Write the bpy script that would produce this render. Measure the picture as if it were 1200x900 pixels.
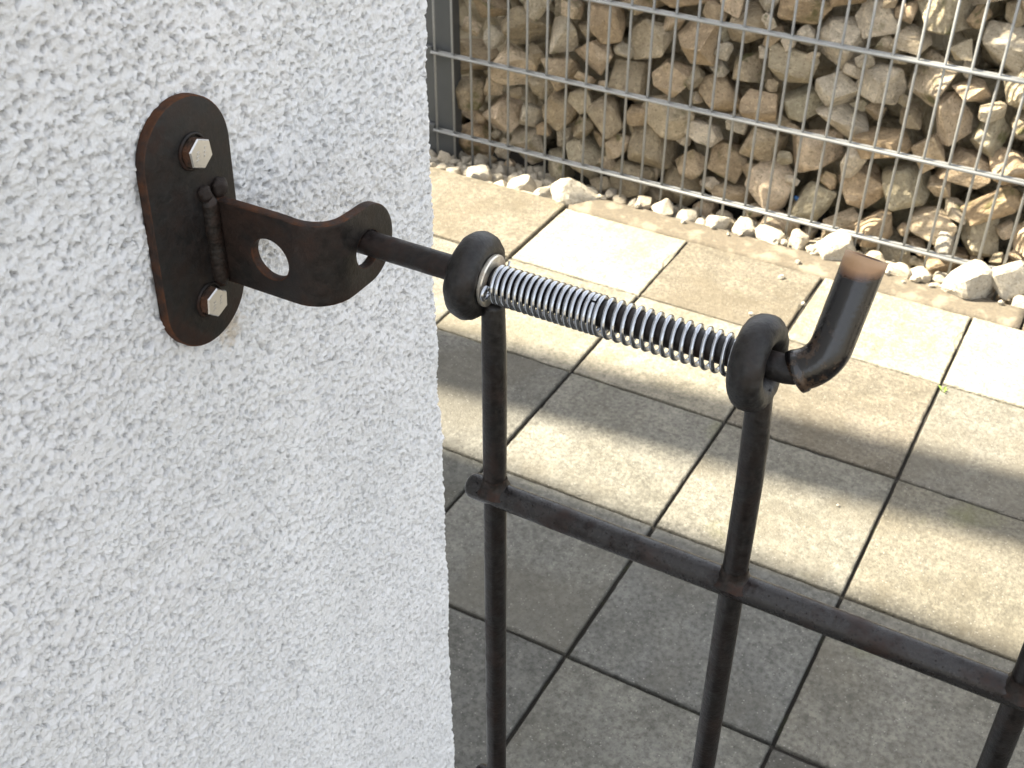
import bpy, bmesh, math, random
import numpy as np
from mathutils import Vector, Matrix, Euler, noise as mnoise
from mathutils.geometry import delaunay_2d_cdt

for o in list(bpy.data.objects):
    bpy.data.objects.remove(o)
scene = bpy.context.scene
COL = scene.collection
R = math.radians
rng = random.Random(7)

# ------------------------------------------------------------------ camera
cam_d = bpy.data.cameras.new('camera')
cam = bpy.data.objects.new('camera', cam_d)
COL.objects.link(cam)
CAM = Vector((1.39983, -2.55144, 1.31590))
right = Vector((0.87104686, 0.49118003, 0.00442171))
down = Vector((0.29592051, -0.51755086, -0.80285251))
fwd = Vector((-0.39205666, 0.70063063, -0.5961613))
m = Matrix((right, -down, -fwd)).transposed().to_4x4()
m.translation = CAM
cam.matrix_world = m
cam_d.sensor_width = 36.0
cam_d.lens = 42.258
cam_d.clip_start = 0.02
cam_d.clip_end = 600.0
cam_d.dof.use_dof = True
cam_d.dof.focus_distance = 0.62
cam_d.dof.aperture_fstop = 38.0
scene.camera = cam

# ------------------------------------------------------------------ sky, sun, exposure
SUN_EL = R(50.0)
SUN_A = R(18.0)          # sun stands to the left (-X) and a little behind the camera (-Y)
to_sun = Vector((-math.cos(SUN_A) * math.cos(SUN_EL), -math.sin(SUN_A) * math.cos(SUN_EL), math.sin(SUN_EL)))
world = bpy.data.worlds.new('World')
scene.world = world
world.use_nodes = True
wn = world.node_tree.nodes
wl = world.node_tree.links
wn.clear()
sky = wn.new('ShaderNodeTexSky')
sky.sky_type = 'NISHITA'
sky.sun_disc = False
sky.sun_elevation = SUN_EL
sky.sun_rotation = math.atan2(to_sun.x, to_sun.y)
sky.air_density = 1.0
sky.dust_density = 2.5
hsv = wn.new('ShaderNodeHueSaturation')
hsv.inputs['Saturation'].default_value = 0.25
bg = wn.new('ShaderNodeBackground')
bg.inputs['Strength'].default_value = 0.115
wo = wn.new('ShaderNodeOutputWorld')
wl.new(sky.outputs[0], hsv.inputs['Color'])
wl.new(hsv.outputs[0], bg.inputs['Color'])
wl.new(bg.outputs[0], wo.inputs['Surface'])

sun_d = bpy.data.lights.new('sun', 'SUN')
sun_d.energy = 5.0
sun_d.angle = R(1.15)
sun_d.color = (1.0, 0.91, 0.74)
sun = bpy.data.objects.new('sun', sun_d)
COL.objects.link(sun)
sun.rotation_euler = to_sun.to_track_quat('Z', 'Y').to_euler()

scene.view_settings.view_transform = 'Standard'
scene.view_settings.look = 'None'
scene.view_settings.gamma = 1.0
scene.view_settings.exposure = 2.45

# ------------------------------------------------------------------ material helpers
class NT:
    def __init__(self, name):
        self.m = bpy.data.materials.new(name)
        self.m.use_nodes = True
        self.n = self.m.node_tree.nodes
        self.l = self.m.node_tree.links
        self.bsdf = self.n['Principled BSDF']
        self.out = self.n['Material Output']
        tc = self.n.new('ShaderNodeTexCoord')
        self.obj = tc.outputs['Object']
        geo = self.n.new('ShaderNodeNewGeometry')
        self.pos = geo.outputs['Position']
        self.nor = geo.outputs['Normal']
        oi = self.n.new('ShaderNodeObjectInfo')
        self.rand = oi.outputs['Random']
        self.ocol = oi.outputs['Color']
    def link(self, a, b):
        if isinstance(a, (int, float)):
            b.default_value = a
        elif isinstance(a, tuple):
            b.default_value = (*a, 1.0) if len(a) == 3 and len(b.default_value) == 4 else a
        else:
            self.l.new(a, b)
    def noise(self, vec, scale, detail=4, rough=0.55, dist=0.0, dim='3D', w=None):
        t = self.n.new('ShaderNodeTexNoise')
        if w is not None:
            t.noise_dimensions = '4D'
            self.link(w, t.inputs['W'])
        self.link(vec, t.inputs['Vector'])
        t.inputs['Scale'].default_value = scale
        t.inputs['Detail'].default_value = detail
        t.inputs['Roughness'].default_value = rough
        t.inputs['Distortion'].default_value = dist
        return t.outputs['Fac']
    def voro(self, vec, scale, feature='F1', out='Distance'):
        t = self.n.new('ShaderNodeTexVoronoi')
        t.feature = feature
        self.link(vec, t.inputs['Vector'])
        t.inputs['Scale'].default_value = scale
        return t.outputs[out]
    def ramp(self, fac, stops, interp='LINEAR'):
        r = self.n.new('ShaderNodeValToRGB')
        r.color_ramp.interpolation = interp
        el = r.color_ramp.elements
        while len(el) < len(stops):
            el.new(0.5)
        for e, (p, c) in zip(el, stops):
            e.position = p
            e.color = (c, c, c, 1) if isinstance(c, (int, float)) else (*c, 1)
        self.link(fac, r.inputs[0])
        return r.outputs['Color']
    def mix(self, fac, a, b, mode='MIX'):
        x = self.n.new('ShaderNodeMix')
        x.data_type = 'RGBA'
        x.blend_type = mode
        self.link(fac, x.inputs[0])
        self.link(a, x.inputs[6])
        self.link(b, x.inputs[7])
        return x.outputs[2]
    def math(self, op, a, b=0.0, c=0.0):
        x = self.n.new('ShaderNodeMath')
        x.operation = op
        self.link(a, x.inputs[0])
        self.link(b, x.inputs[1])
        self.link(c, x.inputs[2])
        return x.outputs[0]
    def vec(self, op, a, b):
        x = self.n.new('ShaderNodeVectorMath')
        x.operation = op
        self.link(a, x.inputs[0])
        self.link(b, x.inputs[1])
        return x.outputs[0]
    def sep(self, v):
        x = self.n.new('ShaderNodeSeparateXYZ')
        self.link(v, x.inputs[0])
        return x.outputs
    def bump(self, h, strength=0.5, dist=0.001, normal=None):
        b = self.n.new('ShaderNodeBump')
        b.inputs['Strength'].default_value = strength
        b.inputs['Distance'].default_value = dist
        self.link(h, b.inputs['Height'])
        if normal is not None:
            self.link(normal, b.inputs['Normal'])
        return b.outputs[0]
    def set(self, **k):
        names = dict(color='Base Color', rough='Roughness', metal='Metallic', normal='Normal', spec='Specular IOR Level',
                     trans='Transmission Weight', ior='IOR', coat='Coat Weight', coat_rough='Coat Roughness')
        for a, b in k.items():
            self.link(b, self.bsdf.inputs[names[a]])
        return self.m

MAT = {}

def mat_stucco():
    t = NT('white_roughcast')
    n1 = t.noise(t.pos, 9.0, 3)
    n2 = t.noise(t.pos, 620.0, 6, 0.75)
    col = t.mix(t.ramp(n1, [(0.3, 0.0), (0.75, 1.0)]), (0.86, 0.86, 0.855), (0.81, 0.815, 0.81))
    # rusty run-off below the plate, patchy along the lower rim
    p = t.sep(t.pos)
    dy = t.math('MULTIPLY', t.math('SUBTRACT', p[1], -2.1835), 95.0)
    dz = t.math('MULTIPLY', t.math('SUBTRACT', p[2], 0.978), 75.0)
    d2 = t.math('ADD', t.math('MULTIPLY', dy, dy), t.math('MULTIPLY', dz, dz))
    d2 = t.math('ADD', d2, t.math('MULTIPLY', t.math('SUBTRACT', t.noise(t.pos, 260.0, 3), 0.5), 2.6))
    stain = t.ramp(d2, [(0.0, 0.55), (0.9, 0.0)])
    col = t.mix(stain, col, (0.52, 0.40, 0.24))
    # faint specks of dirt caught on the render
    sp = t.ramp(t.noise(t.pos, 210.0, 2), [(0.70, 0.0), (0.78, 0.5)])
    col = t.mix(sp, col, (0.62, 0.61, 0.59))
    b = t.bump(n2, 1.0, 0.0022)
    return t.set(color=col, rough=0.92, normal=b, spec=0.2)

def mat_rusty(name, dark=(0.022, 0.020, 0.020), rust=(0.085, 0.036, 0.016), amount=0.5, metal=0.35, rough=0.5, scale=60.0, speck=True, sheen=None):
    t = NT(name)
    n1 = t.noise(t.obj, scale, 6, 0.65)
    n2 = t.noise(t.obj, scale * 5.0, 5, 0.7)
    n3 = t.noise(t.obj, scale * 0.35, 3, 0.5)
    f = t.math('ADD', t.math('MULTIPLY', n1, 0.7), t.math('MULTIPLY', n3, 0.5))
    mask = t.ramp(f, [(0.83 - 0.45 * amount, 0.0), (0.98 - 0.45 * amount, 1.0)])
    base = t.mix(t.ramp(n2, [(0.34, 0.0), (0.66, 1.0)]), tuple(c * 0.5 for c in dark), tuple(c * 2.4 for c in dark))
    base = t.mix(t.ramp(t.noise(t.obj, scale * 1.6, 5, 0.65), [(0.42, 0.0), (0.68, 0.55)]), base, tuple(c * 0.6 for c in rust))
    if sheen:
        sm = t.ramp(t.noise(t.obj, scale * 0.9, 5, 0.65), [(0.42, 0.0), (0.52, 1.0)])
        base = t.mix(sm, base, sheen)
    rc = t.mix(t.ramp(n2, [(0.3, 0.0), (0.7, 1.0)]), tuple(c * 0.45 for c in rust), rust)
    col = t.mix(mask, base, rc)
    if speck:
        v = t.ramp(t.math('ADD', t.voro(t.obj, scale * 7.0), t.math('MULTIPLY', t.math('SUBTRACT', 1.0, n1), 0.5)), [(0.40, 1.0), (0.50, 0.0)])
        col = t.mix(v, col, (0.0065, 0.0042, 0.0035))
    rg = t.math('ADD', t.math('MULTIPLY', mask, 0.32), t.math('ADD', rough, t.math('MULTIPLY', t.math('SUBTRACT', n2, 0.5), 0.3)))
    mt = t.math('MULTIPLY', t.math('SUBTRACT', 1.0, mask), metal)
    b = t.bump(n2, 0.5, 0.0008)
    b = t.bump(n1, 0.35, 0.0015, b)
    return t.set(color=col, rough=rg, metal=mt, normal=b, spec=0.32)

def mat_zinc(name, col=(0.62, 0.63, 0.65), rough=0.22, metal=1.0, dirt=0.3, tint=(0.20, 0.15, 0.10), scale=90.0):
    t = NT(name)
    n = t.noise(t.obj, scale, 5, 0.65)
    mk = t.ramp(n, [(0.75 - dirt * 0.5, 0.0), (0.95 - dirt * 0.4, 1.0)])
    c = t.mix(mk, col, tint)
    rg = t.math('ADD', rough, t.math('MULTIPLY', mk, 0.35))
    return t.set(color=c, rough=rg, metal=t.math('SUBTRACT', metal, t.math('MULTIPLY', mk, 0.6)), normal=t.bump(t.noise(t.obj, scale * 6, 3), 0.15, 0.0004))

def mat_paver():
    t = NT('concrete_paver')
    w = t.math('MULTIPLY', t.rand, 37.0)
    n1 = t.noise(t.obj, 9.0, 5, 0.6, 0.4, w=w)
    n2 = t.noise(t.obj, 130.0, 5, 0.7, w=w)
    n3 = t.noise(t.obj, 34.0, 4, 0.6, w=w)
    tone = t.ocol                      # tone set on each slab, darkened for the rows in shade
    col = t.mix(t.ramp(n1, [(0.34, 0.0), (0.68, 0.8)]), tone, t.mix(1.0, tone, (0.58, 0.57, 0.53), 'MULTIPLY'))
    col = t.mix(t.ramp(n3, [(0.44, 0.0), (0.72, 0.6)]), col, t.mix(1.0, tone, (1.38, 1.36, 1.30), 'MULTIPLY'))
    col = t.mix(t.ramp(n2, [(0.36, 0.75), (0.54, 0.0)]), col, t.mix(1.0, tone, (0.42, 0.41, 0.39), 'MULTIPLY'))
    col = t.mix(t.ramp(n2, [(0.55, 0.0), (0.74, 0.5)]), col, t.mix(1.0, tone, (1.75, 1.72, 1.62), 'MULTIPLY'))
    stn = t.ramp(t.noise(t.obj, 3.2, 5, 0.62, 0.8, w=t.math('ADD', w, 11.0)), [(0.50, 0.0), (0.60, 0.55)])
    col = t.mix(stn, col, t.mix(1.0, tone, (0.66, 0.62, 0.55), 'MULTIPLY'))
    # pale and dark grains of the aggregate
    v = t.n.new('ShaderNodeTexVoronoi')
    t.link(t.obj, v.inputs['Vector'])
    v.inputs['Scale'].default_value = 300.0
    vc = t.sep(v.outputs['Color'])
    core = t.ramp(v.outputs['Distance'], [(0.22, 1.0), (0.36, 0.0)])
    pale = t.math('MULTIPLY', core, t.ramp(vc[0], [(0.88, 0.0), (0.94, 0.38)]))
    dark = t.math('MULTIPLY', core, t.ramp(vc[1], [(0.78, 0.0), (0.86, 0.7)]))
    col = t.mix(pale, col, (0.42, 0.40, 0.36))
    col = t.mix(dark, col, (0.045, 0.042, 0.038))
    # mossy green bloom in a few places
    g = t.ramp(t.noise(t.obj, 5.0, 4, 0.65, w=t.math('ADD', w, 5.0)), [(0.63, 0.0), (0.74, 0.5)])
    col = t.mix(g, col, (0.11, 0.11, 0.05))
    h = t.math('ADD', t.math('MULTIPLY', n2, 1.0), t.math('MULTIPLY', v.outputs['Distance'], 0.5))
    return t.set(color=col, rough=0.9, spec=0.25, normal=t.bump(h, 0.75, 0.0022))

def mat_kerb():
    t = NT('weathered_kerb_concrete')
    n1 = t.noise(t.pos, 14.0, 5, 0.6)
    n2 = t.noise(t.pos, 150.0, 5, 0.7)
    col = t.mix(n1, (0.14, 0.118, 0.086), (0.085, 0.068, 0.046))
    col = t.mix(t.ramp(n2, [(0.35, 0.6), (0.6, 0.0)]), col, (0.06, 0.052, 0.04))
    col = t.mix(t.ramp(t.noise(t.pos, 22.0, 4), [(0.5, 0.0), (0.62, 0.7)]), col, (0.20, 0.172, 0.128))
    return t.set(color=col, rough=0.95, normal=t.bump(n2, 0.8, 0.003))

def mat_soil():
    t = NT('joint_soil')
    n2 = t.noise(t.pos, 420.0, 5, 0.7)
    n1 = t.noise(t.pos, 20.0, 4)
    col = t.mix(n2, (0.008, 0.007, 0.0055), (0.034, 0.029, 0.022))
    col = t.mix(t.ramp(n1, [(0.58, 0.0), (0.7, 0.5)]), col, (0.045, 0.05, 0.02))
    return t.set(color=col, rough=1.0, normal=t.bump(n2, 1.0, 0.004))

def mat_ground():
    t = NT('yard_ground')
    n1 = t.noise(t.pos, 1.2, 5, 0.6)
    n2 = t.noise(t.pos, 40.0, 5, 0.7)
    col = t.mix(n1, (0.16, 0.15, 0.13), (0.22, 0.205, 0.175))
    col = t.mix(n2, col, (0.12, 0.11, 0.09))
    return t.set(color=col, rough=0.95, normal=t.bump(n2, 0.6, 0.01))

def mat_stone(name, stops, moss=0.5, dirt=0.6):
    t = NT(name)
    w = t.math('MULTIPLY', t.rand, 53.0)
    tone = t.ramp(t.rand, stops)
    n1 = t.noise(t.obj, 1.6, 5, 0.62, 0.5, w=w)
    n2 = t.noise(t.obj, 11.0, 6, 0.7, w=w)
    n3 = t.noise(t.obj, 4.0, 4, 0.6, w=t.math('ADD', w, 3.0))
    col = t.mix(t.ramp(n1, [(0.38, 0.0), (0.68, dirt)]), tone, t.mix(0.55, tone, (0.10, 0.068, 0.038)))
    col = t.mix(t.ramp(n3, [(0.54, 0.0), (0.64, 0.6)]), col, t.mix(1.0, tone, (1.35, 1.35, 1.33), 'MULTIPLY'))
    col = t.mix(t.ramp(n2, [(0.34, 0.7), (0.47, 0.0)]), col, (0.10, 0.075, 0.048))
    if moss:
        g = t.math('MULTIPLY', t.ramp(t.noise(t.obj, 1.3, 3, 0.5, w=t.math('ADD', w, 9.0)), [(0.55, 0.0), (0.68, 0.8)]),
                   t.ramp(t.math('FRACT', t.math('MULTIPLY', t.rand, 17.3)), [(1 - moss, 0.0), (1 - moss + 0.05, 1.0)]))
        col = t.mix(g, col, (0.095, 0.098, 0.030))
    h = t.math('ADD', n2, t.math('MULTIPLY', n3, 1.4))
    return t.set(color=col, rough=0.9, spec=0.25, normal=t.bump(h, 0.55, 0.10))

def mat_galv(name='galvanised_wire'):
    t = NT(name)
    n = t.noise(t.pos, 30.0, 5, 0.6)
    n2 = t.noise(t.pos, 260.0, 4, 0.6)
    col = t.mix(n, (0.33, 0.335, 0.33), (0.21, 0.215, 0.21))
    col = t.mix(t.ramp(n2, [(0.6, 0.0), (0.75, 0.6)]), col, (0.42, 0.42, 0.40))
    return t.set(color=col, rough=0.55, metal=0.35, normal=t.bump(n2, 0.2, 0.001))

def mat_plain(name, col, rough=0.7, metal=0.0, var=0.25, scale=25.0):
    t = NT(name)
    n = t.noise(t.obj, scale, 5, 0.6)
    c = t.mix(n, tuple(x * (1 - var) for x in col), tuple(min(1, x * (1 + var)) for x in col))
    return t.set(color=c, rough=rough, metal=metal, normal=t.bump(n, 0.2, 0.001))

def mat_sleeve():
    """dark worn plastic-dipped pipe, browned and bare at both cut ends"""
    t = NT('worn_handle_pipe')
    n = t.noise(t.obj, 90.0, 6, 0.65)
    n2 = t.noise(t.obj, 420.0, 5, 0.65)
    p = t.sep(t.obj)
    col = t.mix(n, (0.003, 0.003, 0.0038), (0.008, 0.0068, 0.0066))
    smear = t.ramp(t.math('ADD', t.math('MULTIPLY', n, 0.75), t.math('MULTIPLY', n2, 0.35)), [(0.56, 0.0), (0.70, 1.0)])
    low = t.ramp(t.math('ADD', t.math('MULTIPLY', p[2], 28.0), t.math('MULTIPLY', n, 0.35)), [(0.45, 1.0), (0.95, 0.15)])
    col = t.mix(t.math('MULTIPLY', smear, low), col, (0.060, 0.034, 0.018))
    top = t.ramp(t.math('ADD', t.math('SUBTRACT', p[2], SLEEVE_TOP), t.math('MULTIPLY', t.math('SUBTRACT', n2, 0.5), 0.0022)),
                 [(0.0, (0.0, 0.0, 0.0)), (0.0016, (1.0, 1.0, 1.0))])
    tan = t.mix(t.ramp(t.math('SUBTRACT', p[2], SLEEVE_TOP), [(0.0, 0.0), (0.006, 1.0)]), (0.13, 0.045, 0.013), (0.33, 0.205, 0.11))
    col = t.mix(top, col, tan)
    rg = t.math('ADD', 0.15, t.math('MULTIPLY', t.math('ADD', t.math('MULTIPLY', smear, 0.35), t.math('MULTIPLY', top, 0.4)), 1.0))
    return t.set(color=col, rough=rg, normal=t.bump(n2, 0.3, 0.0006))
SLEEVE_TOP = 0.0405

MAT['stucco'] = mat_stucco()
MAT['plate'] = mat_rusty('blackened_rusty_plate', dark=(0.0048, 0.0042, 0.0038), rust=(0.026, 0.0105, 0.005), amount=0.48, metal=0.1, rough=0.58, scale=45.0, speck=False)
MAT['strap'] = mat_rusty('rusty_strap_steel', dark=(0.0062, 0.0050, 0.0043), rust=(0.027, 0.012, 0.0065), amount=0.62, metal=0.12, rough=0.5, scale=40.0, speck=False)
MAT['edge_rust'] = mat_rusty('orange_rust_cut_edge', dark=(0.010, 0.0060, 0.0045), rust=(0.090, 0.034, 0.013), amount=0.66, metal=0.1, rough=0.65, scale=80.0, speck=False)
MAT['rod'] = mat_rusty('dark_round_bar', dark=(0.0065, 0.0058, 0.0056), rust=(0.024, 0.011, 0.0065), amount=0.5, metal=0.1, rough=0.42, scale=55.0, speck=False)
MAT['rail'] = mat_rusty('mill_scale_bar', dark=(0.0068, 0.0054, 0.0052), rust=(0.022, 0.0095, 0.006), amount=0.5, metal=0.3, rough=0.25, scale=55.0, speck=True, sheen=(0.027, 0.0255, 0.025))
MAT['post'] = mat_rusty('dark_upright_bar', dark=(0.0080, 0.0073, 0.0070), rust=(0.019, 0.009, 0.006), amount=0.46, metal=0.15, rough=0.34, scale=50.0, speck=True)
MAT['ring'] = mat_rusty('blackened_ring_steel', dark=(0.0085, 0.0082, 0.0080), rust=(0.022, 0.0135, 0.009), amount=0.32, metal=0.1, rough=0.42, scale=70.0, speck=False)
MAT['weld'] = mat_rusty('brown_weld_metal', dark=(0.0075, 0.0058, 0.0048), rust=(0.034, 0.0145, 0.008), amount=0.5, metal=0.15, rough=0.45, scale=120.0, speck=False)
MAT['bolt'] = mat_zinc('dull_stainless_bolt', (0.56, 0.55, 0.53), 0.36, 0.9, 0.3, (0.33, 0.27, 0.20))
MAT['bolt_side'] = mat_rusty('browned_bolt_flank', dark=(0.03, 0.022, 0.017), rust=(0.09, 0.04, 0.02), amount=0.6, metal=0.2, rough=0.5, scale=120.0, speck=False)
MAT['spring'] = mat_zinc('bright_spring_wire', (0.40, 0.412, 0.435), 0.16, 1.0, 0.25, (0.16, 0.15, 0.15))
MAT['washer'] = mat_zinc('zinc_washer', (0.58, 0.55, 0.48), 0.32, 0.9, 0.55, (0.20, 0.11, 0.05))
MAT['sleeve'] = mat_sleeve()
MAT['cut_end'] = mat_plain('tan_rust_cut_end', (0.26, 0.165, 0.09), 0.8, 0.0, 0.35, 300.0)
MAT['paver'] = mat_paver()
MAT['kerb'] = mat_kerb()
MAT['soil'] = mat_soil()
MAT['ground'] = mat_ground()
MAT['stone'] = mat_stone('brown_limestone', [(0.0, (0.58, 0.44, 0.29)), (0.14, (0.32, 0.27, 0.185)), (0.28, (0.64, 0.515, 0.36)), (0.42, (0.42, 0.375, 0.265)), (0.56, (0.68, 0.55, 0.40)), (0.7, (0.44, 0.325, 0.20)), (0.85, (0.54, 0.48, 0.37)), (1.0, (0.72, 0.62, 0.48))], 0.30, 0.8)
MAT['pebble'] = mat_stone('pale_limestone', [(0.0, (0.50, 0.455, 0.37)), (0.4, (0.40, 0.365, 0.30)), (0.7, (0.54, 0.485, 0.39)), (1.0, (0.44, 0.38, 0.285))], 0.0, 0.25)
MAT['galv'] = mat_galv()
MAT['fencepost'] = mat_plain('anthracite_fence_post', (0.085, 0.09, 0.092), 0.5, 0.3, 0.15, 12.0)
MAT['timber'] = mat_plain('caster_timber', (0.25, 0.2, 0.15), 0.8, 0.0, 0.3, 15.0)
MAT['shade_roof'] = mat_plain('shade_roof_sheet', (0.2, 0.19, 0.18), 0.8, 0.0, 0.2, 5.0)
MAT['leaf'] = mat_plain('weed_leaf', (0.16, 0.24, 0.04), 0.6, 0.0, 0.3, 80.0)
MAT['blue'] = mat_plain('blue_plastic', (0.02, 0.10, 0.28), 0.4, 0.0, 0.2, 40.0)

# ------------------------------------------------------------------ mesh helpers
def mesh_from(verts, faces, smooth=True, name='mesh'):
    me = bpy.data.meshes.new(name)
    me.from_pydata([tuple(v) for v in verts], [], [tuple(f) for f in faces])
    if smooth:
        me.polygons.foreach_set('use_smooth', [True] * len(me.polygons))
    me.update()
    return me

def add(name, me, mats, parent=None, loc=(0, 0, 0), rot=(0, 0, 0), scale=(1, 1, 1)):
    o = bpy.data.objects.new(name, me)
    COL.objects.link(o)
    if mats is not None and len(me.materials) == 0:
        for mt in (mats if isinstance(mats, (list, tuple)) else [mats]):
            me.materials.append(mt)
    o.location = loc
    o.rotation_euler = rot
    o.scale = scale
    if parent is not None:
        o.parent = parent
    return o

def tag(o, label=None, cat=None, group=None, kind=None):
    for k, v in (('label', label), ('category', cat), ('group', group), ('kind', kind)):
        if v:
            o[k] = v
    return o

def empty(name, loc=(0, 0, 0), label=None, cat=None, group=None, kind=None):
    o = bpy.data.objects.new(name, None)
    COL.objects.link(o)
    o.location = loc
    o.empty_display_size = 0.02
    return tag(o, label, cat, group, kind)

def sweep(path, radius, seg=20, closed=False, cap=True, jitter=0.0, seed=0, round_end=0):
    """tube along a list of points; radius may be a list"""
    P = [Vector(p) for p in path]
    n = len(P)
    rad = radius if isinstance(radius, (list, tuple)) else [radius] * n
    T = []
    for i in range(n):
        if closed:
            t = P[(i + 1) % n] - P[(i - 1) % n]
        else:
            t = P[min(i + 1, n - 1)] - P[max(i - 1, 0)]
        T.append(t.normalized())
    up = Vector((0, 0, 1)) if abs(T[0].z) < 0.9 else Vector((0, 1, 0))
    N = (up - T[0] * up.dot(T[0])).normalized()
    verts, faces = [], []
    for i in range(n):
        if i:
            N = (N - T[i] * N.dot(T[i])).normalized()
        B = T[i].cross(N)
        for k in range(seg):
            a = 2 * math.pi * k / seg
            d = N * math.cos(a) + B * math.sin(a)
            rr = rad[i]
            if jitter:
                q = (P[i] + d * rad[i]) * 260 + Vector((seed, seed * 2, 0))
                rr += jitter * mnoise.noise(q)
            verts.append(P[i] + d * rr)
    rings = n if closed else n - 1
    for i in range(rings):
        j = (i + 1) % n
        for k in range(seg):
            k2 = (k + 1) % seg
            faces.append((i * seg + k, i * seg + k2, j * seg + k2, j * seg + k))
    if cap and not closed:
        faces.append(tuple(range(seg))[::-1])
        faces.append(tuple((n - 1) * seg + k for k in range(seg)))
    return verts, faces

def tube(name, path, radius, mat, parent=None, **k):
    v, f = sweep(path, radius, **k)
    return add(name, mesh_from(v, f, True, name), mat, parent)

def bar_path(a, b, n=2, r=None, cham=0.0):
    a, b = Vector(a), Vector(b)
    return [a.lerp(b, i / (n - 1)) for i in range(n)]

def box_mesh(sx, sy, sz, bev=0.0, seg=2, name='box'):
    bm = bmesh.new()
    bmesh.ops.create_cube(bm, size=1.0)
    bmesh.ops.scale(bm, vec=(sx, sy, sz), verts=bm.verts)
    if bev:
        bmesh.ops.bevel(bm, geom=bm.edges[:], offset=bev, segments=seg, profile=0.5, affect='EDGES')
    me = bpy.data.meshes.new(name)
    bm.to_mesh(me)
    bm.free()
    return me

# ------------------------------------------------------------------ layout constants (metres)
XW = 1.0310            # house wall face (facing +X)
YC = -1.9925           # house corner
YG = -2.1543           # plane of the gate and its bolt
ZR = 1.0320            # bolt axis height
P = 0.305              # paver pitch
YF = -0.2288           # gabion mesh plane
BED = -0.05            # gravel bed level

# ------------------------------------------------------------------ ground, pavement
gv = [(-200, -200, 0), (200, -200, 0), (200, 200, 0), (-200, 200, 0)]
o = add('ground', mesh_from(gv, [(0, 1, 2, 3)], False, 'ground'), MAT['ground'], None, (0, 0, -0.072))
tag(o, 'bare yard ground stretching away past the paving', 'ground', kind='structure')

pave = empty('pavement', (0, 0, 0), 'grey square concrete paving slabs laid in a grid with dark joints', 'pavement', kind='structure')
# the bedding that shows dark in the joints
nx, ny = 130, 90
xs = np.linspace(-1.6, 3.7, nx)
ys = np.linspace(-4.6, -0.3505, ny)
bv, bf = [], []
for j in range(ny):
    for i in range(nx):
        bv.append((xs[i], ys[j], -0.0075 + 0.0028 * mnoise.noise(Vector((xs[i] * 30, ys[j] * 30, 0)))))
for j in range(ny - 1):
    for i in range(nx - 1):
        a = j * nx + i
        bf.append((a, a + 1, a + nx + 1, a + nx))
nb = len(bv)
bv += [(-1.6, -0.3505, -0.075), (3.7, -0.3505, -0.075)]
bf.append((nb - 2 - nx + 2 if False else (ny - 1) * nx, (ny - 1) * nx + nx - 1, nb + 1, nb))
add('joint_soil', mesh_from(bv, bf, True, 'joint_soil'), MAT['soil'], pave)

def paver_mesh(sx, sy, seed, h=0.055):
    r = random.Random(seed)
    n = 26
    def ring(inset, z, amp):
        pts = []
        for s in range(4):
            for k in range(n):
                u = k / n - 0.5
                if s == 0: p = Vector((u * sx, -sy / 2, 0)); nn = Vector((0, 1, 0))
                elif s == 1: p = Vector((sx / 2, u * sy, 0)); nn = Vector((-1, 0, 0))
                elif s == 2: p = Vector((-u * sx, sy / 2, 0)); nn = Vector((0, -1, 0))
                else: p = Vector((-sx / 2, -u * sy, 0)); nn = Vector((1, 0, 0))
                if k == 0:
                    nn = Vector((-math.copysign(1, p.x), -math.copysign(1, p.y), 0))
                q = Vector((p.x * 60 + seed * 3.1, p.y * 60, seed))
                d = inset + amp * (mnoise.noise(q) + 0.7 * mnoise.noise(q * 3.1)) + 0.0004
                cq = mnoise.noise(Vector((p.x * 22 + seed * 9.7, p.y * 22, 5.0)))
                if cq > 0.36 and inset > 0.0005:
                    d += (cq - 0.36) * 0.018
                v = p + nn * max(0, d)
                pts.append((v.x, v.y, z))
        return pts
    N = 4 * n
    verts = ring(0.0, -h, 0.0) + ring(0.0002, -0.0035, 0.0006) + ring(0.0009, -0.0012, 0.0008) + ring(0.0030, 0.0, 0.0010)
    faces = []
    for q in range(3):
        for k in range(N):
            k2 = (k + 1) % N
            faces.append((q * N + k, q * N + k2, (q + 1) * N + k2, (q + 1) * N + k))
    faces.append(tuple(3 * N + k for k in range(N)))
    me = mesh_from(verts, faces, False, 'paver')
    me.materials.append(MAT['paver'])
    return me

PAV = [paver_mesh(0.2995, 0.3010, s) for s in range(7)]
PAVC = [paver_mesh(0.2995, 0.2545, s) for s in range(11, 15)]    # cut row along the kerb
prng = random.Random(3)
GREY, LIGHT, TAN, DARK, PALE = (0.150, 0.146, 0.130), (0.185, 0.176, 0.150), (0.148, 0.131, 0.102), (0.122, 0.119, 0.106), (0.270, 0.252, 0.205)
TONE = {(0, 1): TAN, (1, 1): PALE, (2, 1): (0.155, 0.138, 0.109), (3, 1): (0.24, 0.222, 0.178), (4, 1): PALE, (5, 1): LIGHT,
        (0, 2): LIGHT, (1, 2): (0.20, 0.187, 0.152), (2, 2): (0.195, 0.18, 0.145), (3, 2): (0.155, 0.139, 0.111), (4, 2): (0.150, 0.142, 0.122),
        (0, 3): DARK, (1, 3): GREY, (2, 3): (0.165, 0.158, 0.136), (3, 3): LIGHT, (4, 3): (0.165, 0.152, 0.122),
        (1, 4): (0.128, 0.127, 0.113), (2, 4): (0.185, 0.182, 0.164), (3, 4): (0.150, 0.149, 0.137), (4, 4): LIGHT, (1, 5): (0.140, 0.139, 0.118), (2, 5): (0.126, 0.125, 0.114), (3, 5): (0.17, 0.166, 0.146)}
rows = []
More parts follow.
